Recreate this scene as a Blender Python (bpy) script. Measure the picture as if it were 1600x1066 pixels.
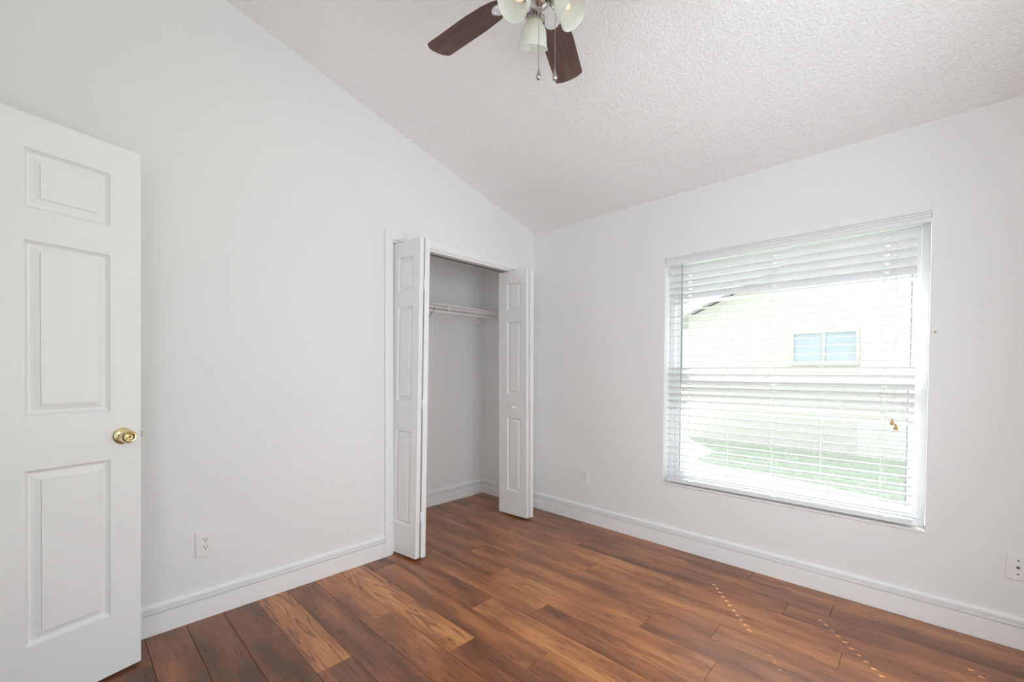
import bpy, bmesh, math, random
from mathutils import Vector, Matrix

for o in list(bpy.data.objects):
    bpy.data.objects.remove(o, do_unlink=True)
SC = bpy.context.scene
COL = SC.collection
PI = math.pi

# ------------------------------------------------------------------ camera
F_PX, CY_PX = 674.61, 593.77
YAW, PITCH, ROLL = 2.33618, -0.0194, 0.00493
fw = Vector((math.cos(YAW) * math.cos(PITCH), math.sin(YAW) * math.cos(PITCH), math.sin(PITCH)))
rt0 = Vector((math.sin(YAW), -math.cos(YAW), 0))
up0 = rt0.cross(fw)
rt = rt0 * math.cos(ROLL) + up0 * math.sin(ROLL)
up = -rt0 * math.sin(ROLL) + up0 * math.cos(ROLL)
cam_data = bpy.data.cameras.new('camera')
cam = bpy.data.objects.new('camera', cam_data)
COL.objects.link(cam)
M = Matrix.Identity(4)
for i in range(3):
    M[i][0], M[i][1], M[i][2] = rt[i], up[i], -fw[i]
M.translation = Vector((2.5469, -2.9298, 1.2177))
cam.matrix_world = M
cam_data.sensor_fit = 'HORIZONTAL'
cam_data.sensor_width = 36.0
cam_data.lens = F_PX * 36.0 / 1600.0
cam_data.shift_x = 0.0
cam_data.shift_y = (CY_PX - 533.0) / 1600.0
cam_data.clip_start = 0.02
cam_data.clip_end = 200
SC.camera = cam

# ------------------------------------------------------------------ light and exposure
SKY_STRENGTH = 3.3
SUN_STRENGTH = 19.0
BULB_STRENGTH = 0.35
SC.view_settings.view_transform = 'Standard'
SC.view_settings.look = 'None'
SC.view_settings.gamma = 1.0
SC.view_settings.use_curve_mapping = False
SC.view_settings.exposure = 0.48
SC.cycles.use_denoising = True
SC.cycles.denoising_input_passes = 'RGB_ALBEDO_NORMAL'
SC.cycles.denoising_prefilter = 'ACCURATE'
SC.cycles.max_bounces = 14
SC.cycles.diffuse_bounces = 8
SC.cycles.transparent_max_bounces = 24
SC.cycles.sample_clamp_indirect = 6.0

world = bpy.data.worlds.new('daylight_sky')
SC.world = world
world.use_nodes = True
wb = world.node_tree.nodes['Background']
wb.inputs['Color'].default_value = (0.89, 0.945, 1.0, 1)
wb.inputs['Strength'].default_value = SKY_STRENGTH

sun_data = bpy.data.lights.new('sun', 'SUN')
sun_data.energy = SUN_STRENGTH
sun_data.angle = math.radians(0.25)
sun_data.color = (1.0, 0.97, 0.94)
sun = bpy.data.objects.new('sun', sun_data)
COL.objects.link(sun)
sun.location = (-4, 6, 8)
sun.rotation_euler = Vector((0.80, -1.0, -1.32)).to_track_quat('-Z', 'Y').to_euler()

portal_data = bpy.data.lights.new('window_portal', 'AREA')
portal_data.shape = 'RECTANGLE'
portal_data.size, portal_data.size_y = 1.34, 1.57
portal_data.cycles.is_portal = True
portal = bpy.data.objects.new('window_portal', portal_data)
COL.objects.link(portal)
portal.location = (1.8825, 0.19, 1.2275)
portal.rotation_euler = (math.radians(-90), 0, 0)

portal2_data = bpy.data.lights.new('added_back_portal', 'AREA')  # portal for the added opening in the back wall
portal2_data.shape = 'RECTANGLE'
portal2_data.size, portal2_data.size_y = 1.10, 2.44
portal2_data.cycles.is_portal = True
portal2 = bpy.data.objects.new('added_back_portal', portal2_data)
COL.objects.link(portal2)
portal2.location = (2.45, -3.58, 1.28)
portal2.rotation_euler = (math.radians(90), 0, 0)

portal3_data = bpy.data.lights.new('added_side_portal', 'AREA')  # portal for the added opening beside the camera
portal3_data.shape = 'RECTANGLE'
portal3_data.size, portal3_data.size_y = 1.60, 2.00
portal3_data.cycles.is_portal = True
portal3 = bpy.data.objects.new('added_side_portal', portal3_data)
COL.objects.link(portal3)
portal3.location = (3.25, -1.75, 1.20)
portal3.rotation_euler = (math.radians(90), 0, math.radians(90))

# ------------------------------------------------------------------ materials
def new_mat(name):
    m = bpy.data.materials.new(name)
    m.use_nodes = True
    nt = m.node_tree
    return m, nt, nt.nodes['Principled BSDF']

def plain(name, col, rough=0.5, metal=0.0, bump=0.0, bscale=200.0, spec=0.5, tint=0.0, emit=None):
    m, nt, b = new_mat(name)
    b.inputs['Base Color'].default_value = (*col, 1)
    b.inputs['Roughness'].default_value = rough
    b.inputs['Metallic'].default_value = metal
    b.inputs['Specular IOR Level'].default_value = spec
    tc = nt.nodes.new('ShaderNodeTexCoord')
    if bump or tint:
        n = nt.nodes.new('ShaderNodeTexNoise')
        n.inputs['Scale'].default_value = bscale
        n.inputs['Detail'].default_value = 3
        nt.links.new(tc.outputs['Object'], n.inputs['Vector'])
        if bump:
            bp = nt.nodes.new('ShaderNodeBump')
            bp.inputs['Strength'].default_value = 1.0
            bp.inputs['Distance'].default_value = bump
            nt.links.new(n.outputs['Fac'], bp.inputs['Height'])
            nt.links.new(bp.outputs['Normal'], b.inputs['Normal'])
        if tint:
            mx = nt.nodes.new('ShaderNodeMixRGB')
            mx.inputs['Color1'].default_value = (*[c * (1 - tint) for c in col], 1)
            mx.inputs['Color2'].default_value = (*[min(1, c * (1 + tint)) for c in col], 1)
            nt.links.new(n.outputs['Fac'], mx.inputs['Fac'])
            nt.links.new(mx.outputs['Color'], b.inputs['Base Color'])
    if emit:
        b.inputs['Emission Color'].default_value = (*emit[0], 1)
        b.inputs['Emission Strength'].default_value = emit[1]
    return m

def ceiling_mat():
    m, nt, b = new_mat('knockdown_ceiling')
    b.inputs['Base Color'].default_value = (0.93, 0.93, 0.93, 1)
    b.inputs['Roughness'].default_value = 0.9
    tc = nt.nodes.new('ShaderNodeTexCoord')
    n1 = nt.nodes.new('ShaderNodeTexNoise'); n1.inputs['Scale'].default_value = 78; n1.inputs['Detail'].default_value = 4
    r = nt.nodes.new('ShaderNodeValToRGB')
    r.color_ramp.elements[0].position = 0.44; r.color_ramp.elements[1].position = 0.60
    bp = nt.nodes.new('ShaderNodeBump'); bp.inputs['Distance'].default_value = 0.0021; bp.inputs['Strength'].default_value = 0.8
    nt.links.new(tc.outputs['Object'], n1.inputs['Vector'])
    nt.links.new(n1.outputs['Fac'], r.inputs['Fac'])
    nt.links.new(r.outputs['Color'], bp.inputs['Height'])
    nt.links.new(bp.outputs['Normal'], b.inputs['Normal'])
    return m

def floor_mat():
    m, nt, b = new_mat('plank_floor_wood')
    N, L = nt.nodes.new, nt.links.new
    uv = N('ShaderNodeUVMap'); uv.uv_map = 'plank_uv'
    at = N('ShaderNodeAttribute'); at.attribute_name = 'plank_tone'
    sep = N('ShaderNodeSeparateColor'); L(at.outputs['Color'], sep.inputs['Color'])
    # long soft blotches along the plank
    mp = N('ShaderNodeMapping'); mp.inputs['Scale'].default_value = (1.6, 9.0, 1.0); L(uv.outputs['UV'], mp.inputs['Vector'])
    big = N('ShaderNodeTexNoise'); big.inputs['Scale'].default_value = 1.0; big.inputs['Detail'].default_value = 3; big.inputs['Roughness'].default_value = 0.55
    L(mp.outputs['Vector'], big.inputs['Vector'])
    # cathedral grain: distorted rings
    mp2 = N('ShaderNodeMapping'); mp2.inputs['Scale'].default_value = (1.3, 13.0, 1.0); L(uv.outputs['UV'], mp2.inputs['Vector'])
    ring = N('ShaderNodeTexNoise'); ring.inputs['Scale'].default_value = 1.0; ring.inputs['Detail'].default_value = 1.5
    L(mp2.outputs['Vector'], ring.inputs['Vector'])
    mul = N('ShaderNodeMath'); mul.operation = 'MULTIPLY'; mul.inputs[1].default_value = 11.0; L(ring.outputs['Fac'], mul.inputs[0])
    fr = N('ShaderNodeMath'); fr.operation = 'PINGPONG'; fr.inputs[1].default_value = 0.5; L(mul.outputs[0], fr.inputs[0])
    rr = N('ShaderNodeMapRange'); rr.inputs['From Min'].default_value = 0.0; rr.inputs['From Max'].default_value = 0.22
    rr.inputs['To Min'].default_value = 1.0; rr.inputs['To Max'].default_value = 0.0; L(fr.outputs[0], rr.inputs['Value'])
    # fine fibres
    mp3 = N('ShaderNodeMapping'); mp3.inputs['Scale'].default_value = (6.0, 170.0, 1.0); L(uv.outputs['UV'], mp3.inputs['Vector'])
    fib = N('ShaderNodeTexNoise'); fib.inputs['Scale'].default_value = 1.0; fib.inputs['Detail'].default_value = 3
    L(mp3.outputs['Vector'], fib.inputs['Vector'])
    # tone = plank tone + blotch + fibre
    a1 = N('ShaderNodeMath'); a1.operation = 'MULTIPLY_ADD'; a1.inputs[1].default_value = 1.55; L(big.outputs['Fac'], a1.inputs[0])
    off = N('ShaderNodeMath'); off.operation = 'ADD'; off.inputs[1].default_value = -1.06; L(sep.outputs[0], off.inputs[0])
    L(off.outputs[0], a1.inputs[2])
    a2 = N('ShaderNodeMath'); a2.operation = 'MULTIPLY_ADD'; a2.inputs[1].default_value = 0.45; L(fib.outputs['Fac'], a2.inputs[0]); L(a1.outputs[0], a2.inputs[2])
    mp4 = N('ShaderNodeMapping'); mp4.inputs['Scale'].default_value = (7.0, 30.0, 1.0); L(uv.outputs['UV'], mp4.inputs['Vector'])
    mid = N('ShaderNodeTexNoise'); mid.inputs['Scale'].default_value = 1.0; mid.inputs['Detail'].default_value = 4; mid.inputs['Roughness'].default_value = 0.65
    L(mp4.outputs['Vector'], mid.inputs['Vector'])
    a3 = N('ShaderNodeMath'); a3.operation = 'MULTIPLY_ADD'; a3.inputs[1].default_value = 0.26; L(mid.outputs['Fac'], a3.inputs[0]); L(a2.outputs[0], a3.inputs[2])
    a2 = a3
    cr = N('ShaderNodeValToRGB')
    e = cr.color_ramp.elements
    e[0].position = 0.0; e[0].color = (0.105, 0.035, 0.014, 1)
    e[1].position = 1.0; e[1].color = (0.58, 0.255, 0.090, 1)
    for pos, c in ((0.28, (0.19, 0.066, 0.024, 1)), (0.55, (0.325, 0.118, 0.041, 1)), (0.78, (0.455, 0.183, 0.062, 1))):
        k = e.new(pos); k.color = c
    L(a2.outputs[0], cr.inputs['Fac'])
    gm = N('ShaderNodeMath'); gm.operation = 'MULTIPLY'; L(rr.outputs[0], gm.inputs[0]); L(sep.outputs[1], gm.inputs[1])
    dk = N('ShaderNodeMixRGB'); dk.blend_type = 'MULTIPLY'; dk.inputs['Color2'].default_value = (0.42, 0.33, 0.28, 1)
    L(gm.outputs[0], dk.inputs['Fac']); L(cr.outputs['Color'], dk.inputs['Color1'])
    L(dk.outputs['Color'], b.inputs['Base Color'])
    b.inputs['Roughness'].default_value = 0.36
    rm = N('ShaderNodeMapRange'); rm.inputs['To Min'].default_value = 0.24; rm.inputs['To Max'].default_value = 0.34
    L(fib.outputs['Fac'], rm.inputs['Value']); L(rm.outputs[0], b.inputs['Roughness'])
    b.inputs['Specular IOR Level'].default_value = 0.6
    bp = N('ShaderNodeBump'); bp.inputs['Distance'].default_value = 0.0004; bp.inputs['Strength'].default_value = 0.5
    L(fib.outputs['Fac'], bp.inputs['Height']); L(bp.outputs['Normal'], b.inputs['Normal'])
    return m

def blade_mat():
    m, nt, b = new_mat('fan_blade_wood')
    N, L = nt.nodes.new, nt.links.new
    tc = N('ShaderNodeTexCoord')
    mp = N('ShaderNodeMapping'); mp.inputs['Scale'].default_value = (3, 38, 3); L(tc.outputs['Object'], mp.inputs['Vector'])
    n = N('ShaderNodeTexNoise'); n.inputs['Scale'].default_value = 1.0; n.inputs['Detail'].default_value = 5; n.inputs['Distortion'].default_value = 0.6
    L(mp.outputs['Vector'], n.inputs['Vector'])
    cr = N('ShaderNodeValToRGB')
    cr.color_ramp.elements[0].position = 0.3; cr.color_ramp.elements[0].color = (0.052, 0.020, 0.016, 1)
    cr.color_ramp.elements[1].position = 0.72; cr.color_ramp.elements[1].color = (0.15, 0.062, 0.048, 1)
    L(n.outputs['Fac'], cr.inputs['Fac']); L(cr.outputs['Color'], b.inputs['Base Color'])
    b.inputs['Roughness'].default_value = 0.35
    return m

def glass_mat(name, fres=1.45, tint=(1, 1, 1)):
    m = bpy.data.materials.new(name); m.use_nodes = True
    nt = m.node_tree; nt.nodes.clear()
    N, L = nt.nodes.new, nt.links.new
    out = N('ShaderNodeOutputMaterial'); mix = N('ShaderNodeMixShader')
    tr = N('ShaderNodeBsdfTransparent'); tr.inputs['Color'].default_value = (*tint, 1)
    gl = N('ShaderNodeBsdfGlossy'); gl.inputs['Roughness'].default_value = 0.02
    lw = N('ShaderNodeLayerWeight'); lw.inputs['Blend'].default_value = 0.5
    pw = N('ShaderNodeMath'); pw.operation = 'POWER'; pw.inputs[1].default_value = 4.5; L(lw.outputs['Facing'], pw.inputs[0])
    fr = N('ShaderNodeMath'); fr.operation = 'MULTIPLY_ADD'; fr.inputs[1].default_value = 0.75; fr.inputs[2].default_value = 0.035; L(pw.outputs[0], fr.inputs[0])
    L(fr.outputs[0], mix.inputs[0]); L(tr.outputs[0], mix.inputs[1]); L(gl.outputs[0], mix.inputs[2]); L(mix.outputs[0], out.inputs[0])
    return m

def frosted_mat():
    m = bpy.data.materials.new('frosted_shade_glass'); m.use_nodes = True
    nt = m.node_tree; nt.nodes.clear()
    N, L = nt.nodes.new, nt.links.new
    out = N('ShaderNodeOutputMaterial')
    tl = N('ShaderNodeBsdfTranslucent'); tl.inputs['Color'].default_value = (0.92, 0.95, 0.90, 1)
    df = N('ShaderNodeBsdfDiffuse'); df.inputs['Color'].default_value = (0.86, 0.88, 0.83, 1)
    tr = N('ShaderNodeBsdfTransparent')
    gl = N('ShaderNodeBsdfGlossy'); gl.inputs['Roughness'].default_value = 0.15
    tc = N('ShaderNodeTexCoord'); ns = N('ShaderNodeTexNoise'); ns.inputs['Scale'].default_value = 25
    L(tc.outputs['Object'], ns.inputs['Vector'])
    mr = N('ShaderNodeMapRange'); mr.inputs['To Min'].default_value = 0.10; mr.inputs['To Max'].default_value = 0.30; L(ns.outputs['Fac'], mr.inputs['Value'])
    m1 = N('ShaderNodeMixShader'); m1.inputs[0].default_value = 0.45; L(tl.outputs[0], m1.inputs[1]); L(df.outputs[0], m1.inputs[2])
    m2 = N('ShaderNodeMixShader'); L(mr.outputs[0], m2.inputs[0]); L(m1.outputs[0], m2.inputs[1]); L(tr.outputs[0], m2.inputs[2])
    lw = N('ShaderNodeLayerWeight'); lw.inputs['Blend'].default_value = 0.5
    pw = N('ShaderNodeMath'); pw.operation = 'POWER'; pw.inputs[1].default_value = 4.0; L(lw.outputs['Facing'], pw.inputs[0])
    fr = N('ShaderNodeMath'); fr.operation = 'MULTIPLY_ADD'; fr.inputs[1].default_value = 0.5; fr.inputs[2].default_value = 0.04; L(pw.outputs[0], fr.inputs[0])
    m3 = N('ShaderNodeMixShader'); L(fr.outputs[0], m3.inputs[0]); L(m2.outputs[0], m3.inputs[1]); L(gl.outputs[0], m3.inputs[2])
    L(m3.outputs[0], out.inputs[0])
    return m

def grass_mat():
    m, nt, b = new_mat('lawn_grass')
    N, L = nt.nodes.new, nt.links.new
    tc = N('ShaderNodeTexCoord')
    n = N('ShaderNodeTexNoise'); n.inputs['Scale'].default_value = 14; n.inputs['Detail'].default_value = 6
    L(tc.outputs['Object'], n.inputs['Vector'])
    cr = N('ShaderNodeValToRGB')
    cr.color_ramp.elements[0].position = 0.3; cr.color_ramp.elements[0].color = (0.35, 0.38, 0.30, 1)
    cr.color_ramp.elements[1].position = 0.7; cr.color_ramp.elements[1].color = (0.52, 0.56, 0.45, 1)
    L(n.outputs['Fac'], cr.inputs['Fac']); L(cr.outputs['Color'], b.inputs['Base Color'])
    b.inputs['Roughness'].default_value = 0.9
    return m

WALL = plain('wall_paint', (0.82, 0.82, 0.812), 0.75, bump=0.0007, bscale=160)
CEIL = ceiling_mat()
TRIM = plain('trim_white_paint', (0.86, 0.86, 0.855), 0.38)
DOORP = plain('door_white_paint', (0.84, 0.842, 0.832), 0.42, bump=0.00015, bscale=260)
FLOOR = floor_mat()
BRASS = plain('polished_brass', (0.82, 0.70, 0.40), 0.17, metal=1.0)
BRASS_DARK = plain('brass_keyway', (0.10, 0.07, 0.03), 0.4, metal=1.0)
STEEL = plain('latch_steel', (0.42, 0.40, 0.38), 0.35, metal=1.0)
NICKEL = plain('brushed_nickel', (0.52, 0.50, 0.47), 0.22, metal=1.0)
SILVER = plain('silver_bracket', (0.85, 0.85, 0.86), 0.28, metal=0.85)
BLADE = blade_mat()
FROST = frosted_mat()
BULB = plain('warm_bulb', (0.92, 0.66, 0.46), 0.3, emit=((1.0, 0.72, 0.48), BULB_STRENGTH))
VINYL = plain('white_vinyl_frame', (0.86, 0.87, 0.88), 0.35)
SLAT = plain('white_slat', (0.80, 0.80, 0.81), 0.42)
CORD = plain('white_cord', (0.85, 0.85, 0.84), 0.8)
WAND = plain('backlit_grey_wand', (0.36, 0.37, 0.40), 0.3)
TASSEL = plain('tan_wood_tassel', (0.60, 0.38, 0.14), 0.45)
PLASTIC = plain('outlet_plastic', (0.83, 0.825, 0.81), 0.35)
SLOT = plain('dark_slot', (0.03, 0.03, 0.03), 0.6)
SCREW = plain('screw_metal', (0.22, 0.21, 0.2), 0.4, metal=0.8)
WIRE = plain('white_coated_wire', (0.86, 0.855, 0.84), 0.4)
BRACE = plain('grey_brace_steel', (0.50, 0.50, 0.50), 0.4)
SILL = plain('white_sill_stone', (0.84, 0.83, 0.81), 0.3, tint=0.06, bscale=30)
GASKET = plain('dark_gasket', (0.22, 0.29, 0.28), 0.6)
PANE = glass_mat('window_glass', tint=(0.67, 0.69, 0.69))
CLEAR = glass_mat('clear_glass')
STUCCO = plain('pale_stucco', (0.62, 0.585, 0.545), 0.9, bump=0.003, bscale=60, tint=0.04)
FASCIA = plain('white_fascia', (0.82, 0.84, 0.87), 0.6)
SHINGLE = plain('grey_shingles', (0.45, 0.45, 0.47), 0.9, tint=0.2, bscale=40)
DARKGLASS = plain('far_window_glass', (0.46, 0.50, 0.55), 0.1)
GRASS = grass_mat()
CHIP = plain('tan_plug', (0.55, 0.36, 0.24), 0.7)

# ------------------------------------------------------------------ mesh helpers
class MB:
    def __init__(s):
        s.v, s.f, s.mi = [], [], []
    def add(s, verts, faces, mi=0):
        o = len(s.v)
        s.v += [tuple(p) for p in verts]
        s.f += [tuple(o + i for i in f) for f in faces]
        s.mi += [mi] * len(faces)
        return s
    def box(s, x0, x1, y0, y1, z0, z1, bev=0.0, seg=2, mi=0):
        if bev <= 0:
            v = [(x, y, z) for x in (x0, x1) for y in (y0, y1) for z in (z0, z1)]
            return s.add(v, [(0, 1, 3, 2), (4, 6, 7, 5), (0, 4, 5, 1), (2, 3, 7, 6), (0, 2, 6, 4), (1, 5, 7, 3)], mi)
        bm = bmesh.new()
        bmesh.ops.create_cube(bm, size=1.0)
        for q in bm.verts:
            q.co = Vector(((x0 + x1) / 2 + q.co.x * (x1 - x0), (y0 + y1) / 2 + q.co.y * (y1 - y0), (z0 + z1) / 2 + q.co.z * (z1 - z0)))
        bmesh.ops.bevel(bm, geom=list(bm.edges), offset=bev, segments=seg, affect='EDGES', profile=0.5)
        bm.verts.index_update()
        s.add([q.co.copy() for q in bm.verts], [[q.index for q in f.verts] for f in bm.faces], mi)
        bm.free()
        return s
    def prism(s, poly, f, mi=0):
        """poly: 2-D outline; f(a, b, k) maps it to 3-D for k = 0 and 1."""
        n = len(poly)
        v = [f(a, b, 0) for a, b in poly] + [f(a, b, 1) for a, b in poly]
        fs = [tuple(range(n - 1, -1, -1)), tuple(range(n, 2 * n))]
        fs += [(i, (i + 1) % n, n + (i + 1) % n, n + i) for i in range(n)]
        return s.add(v, fs, mi)
    def sweep(s, prof, frames, closed=False, caps=True, mi=0):
        """prof: closed 2-D profile; frames: list of functions (a, b) -> 3-D point."""
        n, m = len(prof), len(frames)
        v = [fr(a, b) for fr in frames for a, b in prof]
        fs = []
        for j in range(m if closed else m - 1):
            k = (j + 1) % m
            fs += [(j * n + i, j * n + (i + 1) % n, k * n + (i + 1) % n, k * n + i) for i in range(n)]
        if caps and not closed:
            fs += [tuple(range(n - 1, -1, -1)), tuple((m - 1) * n + i for i in range(n))]
        return s.add(v, fs, mi)
    def tube(s, pts, r, n=8, mi=0):
        pts = [Vector(p) for p in pts]
        frames = []
        t0 = (pts[1] - pts[0]).normalized()
        a = t0.orthogonal().normalized()
        rings = []
        for i, p in enumerate(pts):
            if i == 0: t = pts[1] - pts[0]
            elif i == len(pts) - 1: t = pts[-1] - pts[-2]
            else: t = (pts[i + 1] - pts[i]).normalized() + (pts[i] - pts[i - 1]).normalized()
            t.normalize()
            a = (a - t * a.dot(t)).normalized()
            b = t.cross(a)
            rr = r[i] if isinstance(r, (list, tuple)) else r
            rings += [p + (a * math.cos(2 * PI * k / n) + b * math.sin(2 * PI * k / n)) * rr for k in range(n)]
        m = len(pts)
        fs = [(j * n + i, j * n + (i + 1) % n, (j + 1) * n + (i + 1) % n, (j + 1) * n + i) for j in range(m - 1) for i in range(n)]
        fs += [tuple(range(n - 1, -1, -1)), tuple((m - 1) * n + i for i in range(n))]
        return s.add(rings, fs, mi)
    def lathe(s, prof, origin, axis, n=32, mi=0, squash=1.0):
        """prof: (radius, distance along the axis)."""
        ax = Vector(axis).normalized(); a = ax.orthogonal().normalized(); b = ax.cross(a); o = Vector(origin)
        v, idx = [], []
        for r, h in prof:
            if r < 1e-6:
                idx.append([len(v)] * n); v.append(o + ax * h)
            else:
                idx.append(list(range(len(v), len(v) + n)))
                v += [o + ax * h + (a * math.cos(2 * PI * k / n) + b * math.sin(2 * PI * k / n) * squash) * r for k in range(n)]
        fs = []
        for j in range(len(prof) - 1):
            for k in range(n):
                q = [idx[j][k], idx[j][(k + 1) % n], idx[j + 1][(k + 1) % n], idx[j + 1][k]]
                q = list(dict.fromkeys(q))
                if len(q) > 2: fs.append(tuple(q))
        return s.add(v, fs, mi)
    def map(s, f):
        s.v = [tuple(f(*p)) for p in s.v]
        return s
    def build(s, name, mat, parent=None, smooth=False, loc=None):
        me = bpy.data.meshes.new(name)
        o = Vector(loc) if loc else Vector((0, 0, 0))
        me.from_pydata([Vector(p) - o for p in s.v], [], s.f)
        for m in (mat if isinstance(mat, (list, tuple)) else [mat]):
            me.materials.append(m)
        for p, i in zip(me.polygons, s.mi):
            p.material_index = i
        bm = bmesh.new(); bm.from_mesh(me)
        bmesh.ops.recalc_face_normals(bm, faces=bm.faces)
        bm.to_mesh(me); bm.free()
        if smooth:
            me.polygons.foreach_set('use_smooth', [True] * len(me.polygons))
            try:
                me.set_sharp_from_angle(angle=math.radians(40))
            except Exception:
                pass
        ob = bpy.data.objects.new(name, me)
        ob.location = o
        COL.objects.link(ob)
        if parent:
            ob.parent = parent
            # empties stand at their own location, meshes are laid out in world space around the origin
            if parent.type == 'EMPTY':
                ob.matrix_parent_inverse = Matrix.Translation(parent.location).inverted()
        return ob

def tag(o, label=None, cat=None, group=None, kind=None):
    if label: o['label'] = label
    if cat: o['category'] = cat
    if group: o['group'] = group
    if kind: o['kind'] = kind
    return o

def empty(name, loc, label=None, cat=None, group=None, kind=None):
    o = bpy.data.objects.new(name, None)
    o.empty_display_size = 0.1
    COL.objects.link(o)
    o.location = loc
    return tag(o, label, cat, group, kind)

def struct(ob):
    ob['kind'] = 'structure'
    return ob

# ------------------------------------------------------------------ room shell
XR, YB = 3.12, -3.45              # right-hand wall plane, back wall plane
SLOPE = 0.2634
def ceil_z(y): return 2.44 - SLOPE * y
CL_Y0, CL_Y1, CL_H = -1.425, -0.215, 2.076     # closet opening
CX, CD = -0.665, -0.115                          # closet back wall, wall thickness
CLY = -1.66                                      # closet left side wall

b = MB()
def left_part(y0, y1, z0):
    b.prism([(y0, z0), (y1, z0), (y1, ceil_z(y1) + 0.02), (y0, ceil_z(y0) + 0.02)], lambda y, z, k: (CD if k == 0 else 0.0, y, z))
left_part(YB - 0.12, CL_Y0, 0); left_part(CL_Y0, CL_Y1, CL_H); left_part(CL_Y1, 0, 0)
struct(b.build('wall_left', WALL))

WX0, WX1, WZ0, WZ1, WT = 1.2125, 2.5525, 0.4435, 2.0125, 0.17
b = MB()
x0, x1 = CX - 0.1, XR + 0.12
b.box(x0, WX0, 0, WT, -0.05, 2.52); b.box(WX1, x1, 0, WT, -0.05, 2.52)
b.box(WX0, WX1, 0, WT, -0.05, WZ0 - 0.012); b.box(WX0, WX1, 0, WT, WZ1, 2.52)
struct(b.build('wall_right', WALL))

DX0, DX1, DH = 0.43, 1.215, 2.115                # doorway behind the camera
b = MB()
zt = ceil_z(YB) + 0.06
BX0, BX1, BZ0, BZ1 = 1.90, 3.00, 0.06, 2.50     # unseen glazed opening, added behind the camera for fill daylight
b.box(CD, DX0, YB - 0.12, YB, 0, zt); b.box(DX1, BX0, YB - 0.12, YB, 0, zt); b.box(DX0, DX1, YB - 0.12, YB, DH, zt)
b.box(BX1, XR + 0.12, YB - 0.12, YB, 0, zt); b.box(BX0, BX1, YB - 0.12, YB, 0, BZ0); b.box(BX0, BX1, YB - 0.12, YB, BZ1, zt)
struct(b.build('wall_back', WALL))
SWY0, SWY1, SWZ0, SWZ1 = -2.55, -0.95, 0.20, 2.20     # made-up opening beside the camera, lets in extra daylight
b = MB()
def near_part(y0, y1, z0, z1=None):
    b.prism([(y0, z0), (y1, z0), (y1, z1 or ceil_z(y1) + 0.02), (y0, z1 or ceil_z(y0) + 0.02)], lambda y, z, k: (XR + 0.12 * k, y, z))
near_part(YB - .12, SWY0, 0); near_part(SWY1, 0.0, 0); near_part(SWY0, SWY1, 0, SWZ0); near_part(SWY0, SWY1, SWZ1)
struct(b.build('wall_near', WALL))
b = MB()
b.prism([(YB - 0.12, ceil_z(YB - 0.12)), (0.0, ceil_z(0)), (0.0, ceil_z(0) + 0.12), (YB - 0.12, ceil_z(YB - 0.12) + 0.12)],
        lambda y, z, k: (0.0 if k == 0 else XR, y, z))
struct(b.build('ceiling', CEIL))
struct(MB().box(CX - 0.1, CX, CLY - 0.1, 0, 0, 2.5).build('wall_closet_back', WALL))
struct(MB().box(CX, CD, CLY - 0.1, CLY, 0, 2.5).build('wall_closet_side', WALL))
struct(MB().box(CX, CD, CLY, 0, 2.44, 2.5).build('ceiling_closet', CEIL))

# hallway behind the open entry door
b = MB()
b.box(-0.9, -0.8, YB - 1.35, YB - 0.12, 0, 2.5); b.box(1.42, 1.52, YB - 1.35, YB - 0.12, 0, 2.5); b.box(-0.9, 1.52, YB - 1.45, YB - 1.35, 0, 2.5)
b.box(-0.8, CD, YB - 0.16, YB - 0.12, 0, 2.5)
struct(b.build('wall_hall', WALL))
struct(MB().box(-0.9, 1.52, YB - 1.45, YB - 0.12, 2.5, 2.58).build('ceiling_hall', CEIL))

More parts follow.
